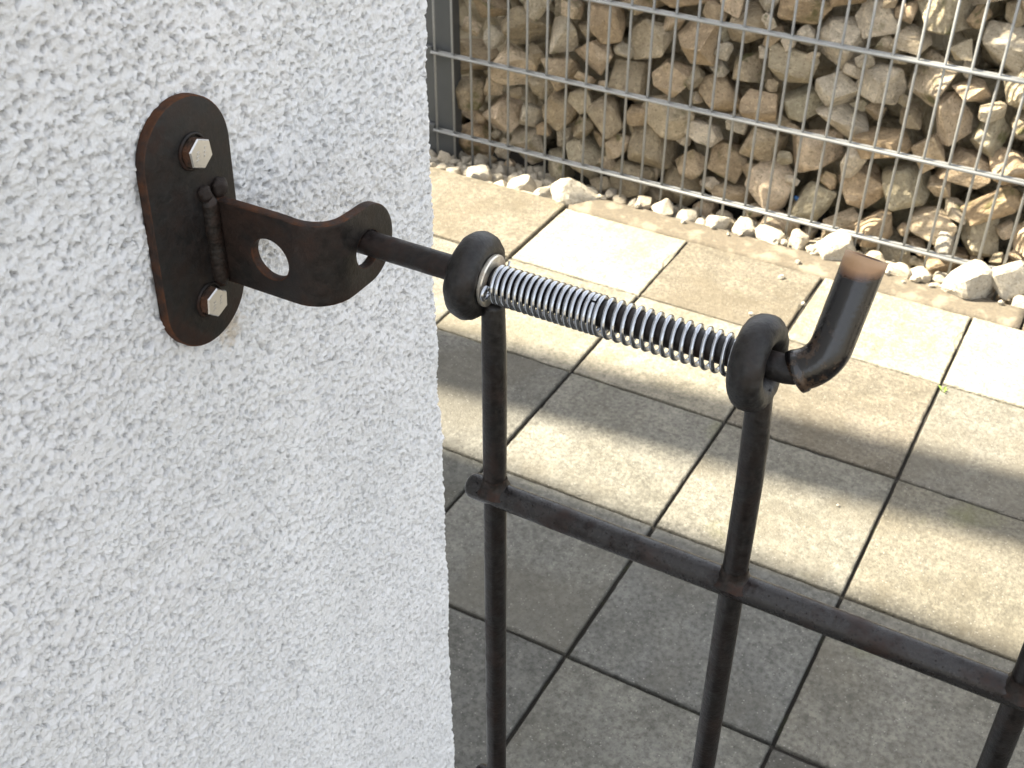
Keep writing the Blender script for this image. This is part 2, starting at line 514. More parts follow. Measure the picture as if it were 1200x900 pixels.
for c in range(-3, 9):
    for r_ in range(1, 12):
        x = (c + 0.5) * P
        if r_ == 1:
            y0, y1 = -2 * P, -0.351
            me = PAVC[prng.randrange(4)]
        else:
            y0, y1 = -(r_ + 1) * P, -r_ * P
            me = PAV[prng.randrange(7)]
        y = (y0 + y1) / 2
        if x < XW + 0.0 and y < YC - 0.02:
            continue
        dy = 0.0
        if r_ == 1 and c == -1:
            continue
        if r_ == 1 and c == 0:          # one larger slab reaches the gravel where the kerb stops
            me, x, y = paver_mesh(0.430, 0.2760, 31), 0.302 - 0.215, -0.6085 + 0.138
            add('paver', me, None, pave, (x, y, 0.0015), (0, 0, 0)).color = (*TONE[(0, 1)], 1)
            continue
        flip = 0 if r_ == 1 else prng.randrange(4)
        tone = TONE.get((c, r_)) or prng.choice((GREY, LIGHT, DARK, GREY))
        k_ = prng.uniform(0.93, 1.07) * (0.74 if r_ > 3 else 0.85 if r_ == 3 else 0.95)  # shade painted in: rows lying in shadow get a darker slab colour
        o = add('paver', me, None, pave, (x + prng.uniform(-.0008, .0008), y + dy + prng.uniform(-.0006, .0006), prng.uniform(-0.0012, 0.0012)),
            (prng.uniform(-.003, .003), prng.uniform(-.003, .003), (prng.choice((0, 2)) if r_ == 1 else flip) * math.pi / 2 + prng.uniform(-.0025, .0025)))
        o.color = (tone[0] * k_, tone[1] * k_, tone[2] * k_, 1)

# kerb edging stones between the paving and the gravel
kerb = empty('kerb', (0.81, -0.30, 0), 'narrow weathered concrete edging between paving and gravel strip', 'kerb', kind='structure')
def kerb_mesh(L, seed):
    nx = 60
    prof = [(-0.042, -0.12), (-0.042, -0.006), (-0.036, 0.002), (-0.012, 0.004), (0.016, 0.003), (0.036, 0.0), (0.042, -0.009), (0.042, -0.12)]
    v, f = [], []
    for i in range(nx + 1):
        x = L * (i / nx - 0.5)
        for (y, z) in prof:
            a = 0.0022 if z > -0.1 else 0
            v.append((x, y + a * mnoise.noise(Vector((x * 25, y * 40, seed))), z + a * mnoise.noise(Vector((x * 30, y * 50, seed + 7)))))
    k = len(prof)
    for i in range(nx):
        for j in range(k - 1):
            f.append((i * k + j, (i + 1) * k + j, (i + 1) * k + j + 1, i * k + j + 1))
    f.append(tuple(range(k))); f.append(tuple(nx * k + j for j in range(k))[::-1])
    me = mesh_from(v, f, True, 'kerb_stone')
    me.materials.append(MAT['kerb'])
    return me
KM = kerb_mesh(0.998, 1)
for i in range(3):
    o = add('kerb_stone', KM, None, kerb)
    o.location = (0.310 + 0.5 + i * 1.004 - 0.81, -0.3065 + 0.30, -0.001)

# ------------------------------------------------------------------ house wall with roughcast relief
def cellnoise(U, V, cell, seed, kmax=2):
    """F1 distance (in cells) and the random number of the nearest point"""
    rs = np.random.RandomState(seed)
    T = 1024
    jx, jy, rv = rs.rand(T, T), rs.rand(T, T), rs.rand(T, T)
    u, v = U / cell, V / cell
    iu, iv = np.floor(u).astype(int), np.floor(v).astype(int)
    best = np.full(U.shape, 9.0)
    bid = np.zeros(U.shape)
    for a in (-1, 0, 1):
        for b in (-1, 0, 1):
            ci, cj = (iu + a) % T, (iv + b) % T
            d = np.hypot(iu + a + jx[ci, cj] - u, iv + b + jy[ci, cj] - v)
            w = d < best
            best = np.where(w, d, best)
            bid = np.where(w, rv[ci, cj], bid)
    return best, bid

def valnoise(U, V, cell, seed):
    rs = np.random.RandomState(seed)
    T = 1024
    g = rs.rand(T, T) * 2 - 1
    u, v = U / cell, V / cell
    iu, iv = np.floor(u).astype(int), np.floor(v).astype(int)
    fu, fv = u - iu, v - iv
    fu = fu * fu * (3 - 2 * fu); fv = fv * fv * (3 - 2 * fv)
    a = g[iu % T, iv % T]; b = g[(iu + 1) % T, iv % T]; c = g[iu % T, (iv + 1) % T]; d = g[(iu + 1) % T, (iv + 1) % T]
    return (a * (1 - fu) + b * fu) * (1 - fv) + (c * (1 - fu) + d * fu) * fv

def stucco_height(U, V):
    # warp so that the grains are not round
    wu = U + 0.0010 * valnoise(U, V, 0.0034, 21) + 0.0005 * valnoise(U, V, 0.0021, 31)
    wv = V + 0.0010 * valnoise(U, V, 0.0034, 22) + 0.0005 * valnoise(U, V, 0.0021, 32)
    d1, r1 = cellnoise(wu, wv, 0.0035, 1)
    d2, r2 = cellnoise(wu, wv, 0.0021, 2)
    d3, r3 = cellnoise(wu, wv, 0.0044, 3)
    g1 = np.sqrt(np.clip(1 - (d1 / 0.66) ** 2, 0, 1)) * (0.45 + 0.55 * r1)
    g2 = np.sqrt(np.clip(1 - (d2 / 0.66) ** 2, 0, 1)) * (0.30 + 0.70 * r2)
    h = 0.0016 * g1 + 0.0013 * g2
    # trowelled patches where the grains are smeared over
    fill = 0.5 + 0.5 * valnoise(U, V, 0.013, 9) + 0.35 * valnoise(U, V, 0.006, 10)
    h = np.maximum(h, 0.0016 * np.clip(fill, 0, 1.1))
    rad = 0.16 + 0.17 * r3
    pit = np.clip((rad - d3) / 0.11, 0, 1) * (r3 > 0.30)
    h = h - 0.0036 * pit * (0.35 + 0.65 * r3)
    h += 0.0008 * valnoise(U, V, 0.011, 5) + 0.0005 * valnoise(U, V, 0.0040, 6) + 0.0010 * valnoise(U, V, 0.045, 7) + 0.00035 * valnoise(U, V, 0.0017, 8)
    return h - 0.0010

def axis(breaks):
    out = [breaks[0][0]]
    for (a, b, st) in breaks:
        n = max(1, int(round((b - a) / st)))
        out += list(np.linspace(a, b, n + 1)[1:])
    return np.array(out)

house = empty('house', (0.0, -4.0, 0), 'white roughcast house wall corner that carries the rusty latch bracket', 'house wall')
RC = 0.006
# arc-length parameter along the perimeter: s < 0 on the +X face, then the rounded corner, then the +Y face
s_ax = axis([(-4.0, -0.9, 0.05), (-0.9, -0.40, 0.005), (-0.40, -RC, 0.00074), (-RC, 0.012, 0.0011), (0.012, 0.06, 0.003), (0.06, 0.4, 0.02), (0.4, 4.0, 0.1)])
z_ax = axis([(-0.06, 0.33, 0.01), (0.33, 0.62, 0.00115), (0.62, 1.17, 0.00072), (1.17, 1.30, 0.004), (1.30, 2.46, 0.05)])
S, Z = np.meshgrid(s_ax, z_ax)
H = stucco_height(S + 9.0, Z + 3.0)
H[0, :] = 0
q = math.pi / 2 * RC
th = np.clip((S + RC) / q, 0, 1) * (math.pi / 2)
nX, nY = np.cos(th), np.sin(th)
beyond = np.clip(S + RC - q, 0, None)
before = np.clip(S + RC, None, 0)
X = (XW - RC) + RC * nX - beyond + nX * H
Y = (YC - RC) + RC * nY + before + nY * H
nr, nc = S.shape
co = np.stack([X, Y, Z], -1).reshape(-1, 3).astype(np.float32)
idx = np.arange(nr * nc).reshape(nr, nc)
quads = np.stack([idx[:-1, :-1], idx[:-1, 1:], idx[1:, 1:], idx[1:, :-1]], -1).reshape(-1, 4)
me = bpy.data.meshes.new('wall')
me.vertices.add(len(co)); me.vertices.foreach_set('co', co.ravel())
me.loops.add(quads.size); me.loops.foreach_set('vertex_index', quads.ravel().astype(np.int32))
me.polygons.add(len(quads))
me.polygons.foreach_set('loop_start', np.arange(0, quads.size, 4, dtype=np.int32))
me.polygons.foreach_set('loop_total', np.full(len(quads), 4, dtype=np.int32))
me.polygons.foreach_set('use_smooth', np.ones(len(quads), dtype=bool))
me.update(calc_edges=True)
me.validate()
w_o = add('wall', me, MAT['stucco'], house)
w_o.location = (0, 4.0, 0)
# unseen deck added on the house, edge skewed to cast the near shade
def slab(name, poly, z0, z1, mat, parent, off):
    n = len(poly)
    v = [(x - off[0], y - off[1], z0 - off[2]) for x, y in poly] + [(x - off[0], y - off[1], z1 - off[2]) for x, y in poly]
    f = [tuple(range(n))[::-1], tuple(range(n, 2 * n))] + [(i, (i + 1) % n, n + (i + 1) % n, n + i) for i in range(n)]
    return add(name, mesh_from(v, f, False, name), mat, parent)
slab('shade_roof', [(-4.2, -6.2), (XW + 0.02, -6.2), (XW + 0.02, -1.84), (-0.5, -1.860), (-1.7, -1.880), (-4.2, -1.96)], 2.44, 2.56, MAT['shade_roof'], house, (0, -4.0, 0))

# ------------------------------------------------------------------ unseen slab and boards added past the corner to cast shade bands
cp = empty('shade_caster', (-2.2, -0.6, 0), 'unseen slab and boards added beside the house to shade the yard', 'shade_caster')
off = (-2.2, -0.6, 0)
slab('shade_board', [(-3.6, -1.935), (-0.02, -1.575), (-0.02, -1.385), (-3.6, -1.745)], 2.46, 2.50, MAT['timber'], cp, off)
slab('shade_roof', [(-4.2, -1.205), (-0.66, -0.769), (-0.66, -0.50), (-0.2, -0.45), (-0.2, -0.1), (-4.2, -0.4)], 2.44, 2.50, MAT['shade_roof'], cp, off)
for (x, y) in ((-4.0, -1.0), (-4.0, -0.5), (-0.45, -0.20)):
    slab('post', [(x - .05, y - .05), (x + .05, y - .05), (x + .05, y + .05), (x - .05, y + .05)], -0.08, 2.44, MAT['timber'], cp, off)  # supports of the added, unseen shade slab
slab('caster_beam', [(-3.58, -1.80), (-3.48, -1.80), (-3.48, -0.4), (-3.58, -0.4)], 2.34, 2.437, MAT['timber'], cp, off)
slab('caster_beam', [(-0.32, -1.45), (-0.22, -1.45), (-0.22, -0.15), (-0.32, -0.15)], 2.34, 2.437, MAT['timber'], cp, off)

# ------------------------------------------------------------------ wall bracket
PXF = 1.0370          # front of the mounting plate
PT = 0.0052
br = empty('latch_bracket', (PXF - PT, -2.1985, 0.983), 'rusty black steel bracket bolted to the white wall with bent strap', 'bracket')
bo = Vector(br.location)

def extrude_outline(outline, holes, thick, bend=None, mat_slots=None, step=None, chamfer=0.0006):
    """flat outline (a,b) with holes -> solid; bend maps (a,b,t) to 3D"""
    pts, edges = [], []
    loops = [outline] + holes
    for lp in loops:
        b0 = len(pts)
        n = len(lp)
        pts += [Vector(p) for p in lp]
        edges += [(b0 + i, b0 + (i + 1) % n) for i in range(n)]
    nb = len(pts)
    def inside(p, poly):
        c = False
        n = len(poly)
        for i in range(n):
            x1, y1 = poly[i]; x2, y2 = poly[(i + 1) % n]
            if (y1 > p[1]) != (y2 > p[1]) and p[0] < (x2 - x1) * (p[1] - y1) / (y2 - y1) + x1:
                c = not c
        return c
    if step:
        a0 = min(p[0] for p in outline); a1 = max(p[0] for p in outline)
        b0 = min(p[1] for p in outline); b1 = max(p[1] for p in outline)
        a = a0 + step
        while a < a1:
            b = b0 + step
            while b < b1:
                if inside((a, b), outline) and not any(inside((a, b), h) for h in holes):
                    if all(min(math.hypot(a - p[0], b - p[1]) for p in lp) > step * 0.45 for lp in loops):
                        pts.append(Vector((a, b)))
                b += step
            a += step
    vo, eo, fo, _, _, _ = delaunay_2d_cdt(pts, edges, [], 0, 1e-9)
    tri = []
    for f in fo:
        c = (sum(vo[i][0] for i in f) / len(f), sum(vo[i][1] for i in f) / len(f))
        if inside(c, outline) and not any(inside(c, h) for h in holes):
            tri.append(tuple(f))
    n = len(vo)
    cnt = {}
    for f in tri:
        for i in range(len(f)):
            e = (f[i], f[(i + 1) % len(f)])
            cnt[e] = cnt.get(e, 0) + 1
    border = [e for e in cnt if (e[1], e[0]) not in cnt]
    verts = [bend(v[0], v[1], thick / 2) for v in vo] + [bend(v[0], v[1], -thick / 2) for v in vo]
    faces = [f for f in tri] + [tuple(n + i for i in f[::-1]) for f in tri]
    nf = len(faces)
    faces += [(e[1], e[0], n + e[0], n + e[1]) for e in border]
    me = mesh_from(verts, faces, False, 'solid')
    bm = bmesh.new(); bm.from_mesh(me)
    bmesh.ops.recalc_face_normals(bm, faces=bm.faces)
    for i, f in enumerate(bm.faces):
        f.material_index = 1 if i >= nf else 0
        f.smooth = True
    if chamfer:
        es = [e for e in bm.edges if len(e.link_faces) == 2 and e.link_faces[0].material_index != e.link_faces[1].material_index]
        bmesh.ops.bevel(bm, geom=es, offset=chamfer, segments=2, profile=0.5, affect='EDGES', material=1)
    for e in bm.edges:
        if len(e.link_faces) == 2 and e.calc_face_angle(0) > R(40):
            e.smooth = False
    bm.to_mesh(me); bm.free()
    return me

def stadium(w, h, n=28):
    r = w / 2
    d = h / 2 - r
    pts = []
    for i in range(n + 1):
        a = math.pi * i / n
        pts.append((r * math.cos(a), d + r * math.sin(a)))
    for i in range(n + 1):
        a = math.pi + math.pi * i / n
        pts.append((r * math.cos(a), -d + r * math.sin(a)))
    return pts

PLC = Vector((PXF - PT / 2, -2.1985, 1.0445))
tilt = R(-2.2)
def plate_bend(a, b, t):
    y = a * math.cos(tilt) - b * math.sin(tilt)
    z = a * math.sin(tilt) + b * math.cos(tilt)
    return PLC + Vector((t, y, z)) - bo
pl = add('mounting_plate', extrude_outline(stadium(0.0545, 0.1235), [], PT, plate_bend), [MAT['plate'], MAT['edge_rust']], br)

# strap: perpendicular to the wall, padlock hole, bent to run along the wall, round tip with the bolt hole
ST = 0.005
XT = 1.0975           # mid-plane of the bent leg
YS = -2.1848          # mid-plane of the first leg
RB = 0.016            # bend radius of the mid-plane
L1 = (XT - RB) - PXF
LB = RB * math.pi / 2
L2 = YG - (YS + RB)
SH = 0.0440
TIP = L1 + LB + L2
def strap_bend(a, b, t):
    # t positive = the side towards the viewer (-Y on the first leg, +X on the second)
    if a <= L1:
        p = Vector((PXF + a, YS - t, 0))
    elif a <= L1 + LB:
        g = (a - L1) / RB
        c = Vector((XT - RB, YS + RB, 0))
        p = c + Vector((math.sin(g), -math.cos(g), 0)) * (RB + t)
    else:
        p = Vector((XT + t, YS + RB + (a - L1 - LB), 0))
    return p + Vector((0, 0, ZR + b)) - bo
hr = SH / 2
TR, TC = 0.0203, -0.0014
def edge_b(a, sgn):
    u = min(1.0, max(0.0, (a - L1 * 0.75) / (TIP - L1 * 0.75)))
    u = u * u * (3 - 2 * u)
    return TC * u + sgn * (hr + (TR - hr) * u)
outl = [(-0.003, -hr)]
for i in range(1, 25):
    a = -0.003 + (TIP + 0.003) * i / 25
    outl.append((a, edge_b(a, -1)))
for i in range(33):
    a = -math.pi / 2 + math.pi * i / 32
    outl.append((TIP + (TR - 0.0003) * math.cos(a), TC + TR * math.sin(a)))
for i in range(24, 0, -1):
    a = -0.003 + (TIP + 0.003) * i / 25
    outl.append((a, edge_b(a, 1)))
outl.append((-0.003, hr))
def circ(cx, cy, r, n=36):
    return [(cx + r * math.cos(2 * math.pi * i / n), cy + r * math.sin(2 * math.pi * i / n)) for i in range(n)]
HOLE1 = 1.0675 - PXF
strap_me = extrude_outline(outl, [circ(HOLE1, -0.0018, 0.0105), circ(TIP - 0.0005, -0.0030, 0.0093)], ST, strap_bend, step=0.0025)
add('strap', strap_me, [MAT['strap'], MAT['edge_rust']], br)

# weld bead down the front of the strap, with two fat blobs at its head
wp = []
wr = []
n = 46
for i in range(n):
    u = i / (n - 1)
    z = ZR + hr + 0.003 - u * (SH + 0.004)
    wp.append(Vector((PXF + 0.0002 + 0.0001 * math.sin(i * 0.7), YS - ST / 2 - 0.0026 + 0.00022 * math.sin(i * 0.31), z)) - bo)
    wr.append(0.0044 * (0.55 + 0.45 * min(1, min(u, 1 - u) * 12)) + 0.00010 * math.sin(i * 2.4) + rng.uniform(-.00008, .00008))
tube('weld_bead', wp, wr, MAT['weld'], br, seg=16, jitter=0.00018)

def blob_mesh(seed, sub=3, amp=0.25, freq=1.6):
    bm = bmesh.new()
    bmesh.ops.create_icosphere(bm, subdivisions=sub, radius=1.0)
    for v in bm.verts:
        v.co *= 1 + amp * mnoise.noise(v.co * freq + Vector((seed * 3.3, seed, 0)))
    for f in bm.faces:
        f.smooth = True
    me = bpy.data.meshes.new('blob'); bm.to_mesh(me); bm.free()
    return me
for (dy, dz, s) in ((-0.0072, 0.0045, 0.0038), (0.0025, 0.0035, 0.0046)):
    add('weld_blob', blob_mesh(int(dz * 1e5)), MAT['weld'], br, Vector((PXF + 0.001, YS + dy, ZR + hr + dz)) - bo, (0, 0, 0), (s * 0.75, s, s * 1.1))

def bolt(yc, zc, spin, seed):
    """hex head, axis +X"""
    af = 0.013
    hh = 0.0056
    r = af / 2 / math.cos(math.pi / 6)
    v, f = [], []
    n = 6
    levels = [(0.0, r), (hh - 0.0007, r), (hh, r * 0.93)]
    for (x, rr) in levels:
        for k in range(n):
            a = spin + k * math.pi / 3
            v.append((x, rr * math.cos(a), rr * math.sin(a)))
    f.append(tuple(range(n))[::-1])
    for q_ in range(2):
        for k in range(n):
            f.append((q_ * n + k, q_ * n + (k + 1) % n, (q_ + 1) * n + (k + 1) % n, (q_ + 1) * n + k))
    f.append(tuple(2 * n + k for k in range(n)))
    me = mesh_from(v, f, False, 'bolt')
    me.materials.append(MAT['bolt']); me.materials.append(MAT['bolt_side'])
    for i, p_ in enumerate(me.polygons):
        p_.material_index = 1 if i <= 6 else 0
    b = add('bolt', me, None, br, Vector((PXF, yc, zc)) - bo)
    # collar of the rusty hole round the shank
    cv, cf = sweep([(0.0004, 0.0080 * math.cos(2 * math.pi * i / 28), 0.0080 * math.sin(2 * math.pi * i / 28)) for i in range(28)], 0.0009, 8, closed=True, jitter=0.0004)
    add('rust_collar', mesh_from(cv, cf), MAT['plate'], b)
    # raised grade marks on the head
    mv, mf = [], []
    rr = random.Random(seed)
    for k in range(3):
        cy, cz = -0.0028 + 0.0004 * k, -0.0022 + 0.0017 * k
        for (a, c, ln) in ((cy, cz, 0.0016), (cy + 0.0046, cz + 0.0008, 0.0010)):
            b0 = len(mv)
            for x in (hh - 0.0001, hh + 0.00025):
                mv += [(x, a - ln / 2, c - 0.00035), (x, a + ln / 2, c - 0.00035 + 0.0002), (x, a + ln / 2, c + 0.00035 + 0.0002), (x, a - ln / 2, c + 0.00035)]
            mf += [(b0 + 4, b0 + 5, b0 + 6, b0 + 7), (b0, b0 + 1, b0 + 5, b0 + 4), (b0 + 1, b0 + 2, b0 + 6, b0 + 5), (b0 + 2, b0 + 3, b0 + 7, b0 + 6), (b0 + 3, b0, b0 + 4, b0 + 7)]
    add('head_mark', mesh_from(mv, mf, False), MAT['bolt'], b)
    return b
bolt(-2.1945, 1.0805, R(96), 1)
bolt(-2.1995, 1.0055, R(82), 2)

# ------------------------------------------------------------------ gate
gate = empty('garden_gate', (1.168, YG, 0.02), 'dark rusty round bar garden gate with two ring eyes on top', 'gate')
go = Vector(gate.location)
RPOST, RRAIL = 0.0060, 0.0068
RAILS = [0.905, 0.6615, 0.431, 0.194]
POSTX = [1.1680, 1.2968, 1.4268, 1.5560, 1.6852, 1.8144, 1.9436, 2.0728]
RING_R, RING_r = 0.0142, 0.0064
RINGX = [1.1580, 1.2925]
post_me = None
for i, x in enumerate(POSTX):
    top = (ZR - RING_R + 0.0005) if i < 2 else ZR + 0.004
    shift = (-0.0004, -0.0016)[i] if i < 2 else 0.0
    zs = [0.03 + (top - 0.03) * k / 40 for k in range(41)] + [top + 0.0025]
    path = [Vector((x + shift * max(0.0, (z - top + 0.05) / 0.05) ** 1.6, YG, z)) - go for z in zs]
    rad_ = [RPOST * (1 - 0.18 * max(0.0, (z - top + 0.002) / 0.0045)) for z in zs]
    tube('upright_bar', path, rad_, MAT['post'], gate, seg=22, jitter=0.00012, seed=i)
for j, z in enumerate(RAILS):
    x0, x1 = 1.1560, 2.0850
    n = 40
    path = [Vector((x0 + (x1 - x0) * k / n, YG, z)) - go for k in range(n + 1)]
    # rounded burnt-off end
    head = [Vector((x0 - 0.0040 * s, YG, z)) - go for s in (1.0, 0.88, 0.6, 0.25)]
    rad = [RRAIL * c for c in (0.30, 0.62, 0.86, 0.97)] + [RRAIL] * (n + 1)
    tube('rail', head + path, rad, MAT['rail'], gate, seg=24, jitter=0.00018, seed=j + 20)

def fillet(x, z, up, seed):
    """flared collar of weld metal where an upright meets the rail"""
    v, f = [], []
    seg, lev = 28, 7
    for l in range(lev):
        u = l / (lev - 1)
        zz = 0.0020 + 0.0095 * u
        rr = RPOST + 0.0042 * (1 - u) ** 2.2 + 0.00015
        for k in range(seg):
            a = 2 * math.pi * k / seg
            d = Vector((math.cos(a), math.sin(a) * (0.86 + 0.14 * u), 0))
            e = 1 + 0.10 * mnoise.noise(Vector((d.x * 2 + seed, d.y * 2, u * 3)))
            v.append((d.x * rr * e, d.y * rr * e, (zz + 0.0012 * mnoise.noise(Vector((d.x * 3, d.y * 3, seed)))) * up))
    for l in range(lev - 1):
        for k in range(seg):
            k2 = (k + 1) % seg
            q_ = (l * seg + k, l * seg + k2, (l + 1) * seg + k2, (l + 1) * seg + k)
            f.append(q_ if up > 0 else q_[::-1])
    me = mesh_from(v, f)
    add('weld_fillet', me, MAT['weld'], gate, Vector((x, YG, z)) - go)
for i, x in enumerate(POSTX):
    for j, z in enumerate(RAILS):
        fillet(x, z, 1, i * 7 + j)
        if j:
            fillet(x, z, -1, i * 5 + j + 50)

def ring(xc, zc, tiltz, tilty, seed):
    n = 64
    path = [(0.0, RING_R * math.cos(2 * math.pi * i / n), RING_R * math.sin(2 * math.pi * i / n)) for i in range(n)]
    v, f = sweep(path, RING_r, 26, closed=True, jitter=0.0004, seed=seed)
    # flatten the cheeks a little, as on a bent bar
    v = [(p[0] * 1.16, p[1], p[2]) for p in v]
    add('ring_eye', mesh_from(v, f), MAT['ring'], gate, Vector((xc, YG, zc)) - go, (0, tilty, tiltz))
ring(RINGX[0], ZR - 0.0005, R(2), R(3), 1)
ring(RINGX[1], ZR - 0.0010, R(-2), R(-4), 2)

# ------------------------------------------------------------------ sliding bolt with sleeve
RROD = 0.0060
lb = empty('sliding_bolt', (1.084, YG, ZR), 'dark round steel bolt with upturned handle running through the gate rings', 'bolt')
lo = Vector(lb.location)
XB, RBEND = 1.3026, 0.0165
path = [Vector((1.084, YG, ZR)), Vector((1.0848, YG, ZR))] + [Vector((1.0848 + (XB - 1.0848) * k / 30, YG, ZR)) for k in range(1, 31)]
BEND_END, LEAN = R(85), R(27)
def hpt(x, h):
    return Vector((x, YG + h * math.sin(LEAN), ZR + h * math.cos(LEAN)))
def bend_pt(a):
    return hpt(XB + RBEND * math.sin(a), RBEND * (1 - math.cos(a)))
for k in range(1, 17):
    path.append(bend_pt(BEND_END * k / 16))
tdir = hpt(math.cos(BEND_END), math.sin(BEND_END)) - hpt(0, 0)
pe = path[-1].copy()
for k in range(1, 9):
    path.append(pe + tdir * (0.0305 * k / 8))
rad = [0.0050] + [RROD] * (len(path) - 2) + [RROD * 0.97]
tube('rod', [p - lo for p in path], rad, MAT['rod'], lb, seg=28, jitter=0.00012, seed=3)

# sleeve: clear amber hose slipped over the handle, open at both ends
sp = []
a0 = R(30)
pst = bend_pt(a0)
d0 = (hpt(math.cos(R(40)), math.sin(R(40))) - hpt(0, 0))
sp.append(pst - d0 * 0.0035)
sp.append(pst - d0 * 0.0012)
for k in range(0, 13):
    sp.append(bend_pt(a0 + (BEND_END - a0) * k / 12))
for k in range(1, 13):
    sp.append(pe + tdir * (0.0365 * k / 12))
RO, RI = 0.0085, 0.0066
def sleeve_mesh():
    n = len(sp)
    seg = 40
    v, f = [], []
    outer, _ = sweep([p - lo for p in sp], [RO + (0.0006 if i < 2 else 0.0) for i in range(n)], seg, cap=False)
    inner, _ = sweep([p - lo for p in sp], [RI + (0.0006 if i < 2 else 0.0) for i in range(n)], seg, cap=False)
    v = outer + inner
    M = n * seg
    for i in range(n - 1):
        for k in range(seg):
            k2 = (k + 1) % seg
            a, b, c, d = i * seg + k, i * seg + k2, (i + 1) * seg + k2, (i + 1) * seg + k
            f.append((a, b, c, d))
            f.append((M + d, M + c, M + b, M + a))
    for (i, flip) in ((0, False), (n - 1, True)):
        for k in range(seg):
            k2 = (k + 1) % seg
            q_ = (i * seg + k2, i * seg + k, M + i * seg + k, M + i * seg + k2)
            f.append(q_[::-1] if flip else q_)
    me = mesh_from(v, f)
    for p_ in list(me.polygons)[-2 * seg:]:
        p_.material_index = 1
        p_.use_smooth = False
    return me
add('handle_sleeve', sleeve_mesh(), [MAT['sleeve'], MAT['cut_end']], lb)

# ------------------------------------------------------------------ washer, split pin, springs
WX = RINGX[0] + RING_r * 1.16 + 0.0002
def washer_mesh(ro, ri, t):
    prof = [(0, ri), (0, ro - 0.0004), (0.0003, ro), (t - 0.0005, ro), (t, ro - 0.0006), (t, ri + 0.0004), (t - 0.0004, ri)]
    seg = 48
    v, f = [], []
    k = len(prof)
    for i in range(seg):
        a = 2 * math.pi * i / seg
        for (x, r_) in prof:
            v.append((x, r_ * math.cos(a), r_ * math.sin(a)))
    for i in range(seg):
        i2 = (i + 1) % seg
        for j in range(k):
            j2 = (j + 1) % k
            f.append((i * k + j, i * k + j2, i2 * k + j2, i2 * k + j))
    me = mesh_from(v, f, False)
    bm = bmesh.new(); bm.from_mesh(me); bmesh.ops.recalc_face_normals(bm, faces=bm.faces); bm.to_mesh(me); bm.free()
    return me
o = add('washer', washer_mesh(0.0122, 0.0066, 0.0022), MAT['washer'], None, (WX, YG, ZR - 0.0003), (0, R(2), R(1)))
tag(o, 'rust tinted zinc washer against the left ring of the gate', 'washer')

pin = empty('split_pin', (WX + 0.0042, YG, ZR), 'small shiny split pin through the bolt beside the washer', 'split pin')
pp = []
for i in range(21):          # eye of the pin, on the viewer's side
    a = R(-150) + R(300) * i / 20
    pp.append((0.0, -0.0110 - 0.0027 * math.cos(a), 0.0027 * math.sin(a)))
v_, f_ = sweep(pp, 0.0011, 10)
add('eye', mesh_from(v_, f_), MAT['spring'], pin)
for s in (-1, 1):
    v_, f_ = sweep([(0, -0.0090, 0.0011 * s), (0, -0.0075, 0.0006 * s), (0, 0.0075, 0.0006 * s), (0, 0.0098, 0.0022 * s), (0, 0.0112, 0.0050 * s)], 0.0006, 8)
    add('leg', mesh_from(v_, f_), MAT['spring'], pin)

def spring_mesh(length, coils, r, wire, dead=1.3, phase=0.0):
    """helix along +X with closed end coils"""
    pts = []
    tot = int((coils + 2 * dead) * 28)
    for i in range(tot + 1):
        u = i / tot * (coils + 2 * dead)
        if u < dead:
            x = wire * 1.08 * u
        elif u > coils + dead:
            x = length - wire * 1.08 * (coils + 2 * dead - u)
        else:
            w = wire * 1.08 * dead
            x = w + (length - 2 * w) * (u - dead) / coils
        a = 2 * math.pi * u + phase
        pts.append((x, r * math.cos(a), r * math.sin(a)))
    return mesh_from(*sweep(pts, wire / 2, 10))
SX0, SX1, SXM = WX + 0.0048, RINGX[1] - RING_r * 1.16 - 0.0003, 1.2190
SR = 0.0082
o = add('coil_spring', spring_mesh(SXM - SX0 - 0.0004, 13.8, SR, 0.0022, 1.2, 0.6), MAT['spring'], None, (SX0, YG, ZR - 0.0012), (0, 0, 0))
tag(o, 'bright coil spring with tighter coils next to the washer', 'spring', 'coil springs on the bolt')
o = add('coil_spring', spring_mesh(SX1 - SXM, 13.4, SR, 0.0022, 1.2, 2.0), MAT['spring'], None, (SXM, YG, ZR - 0.0012), (0, 0, 0))
tag(o, 'bright coil spring with wider coils next to the bent handle', 'spring', 'coil springs on the bolt')

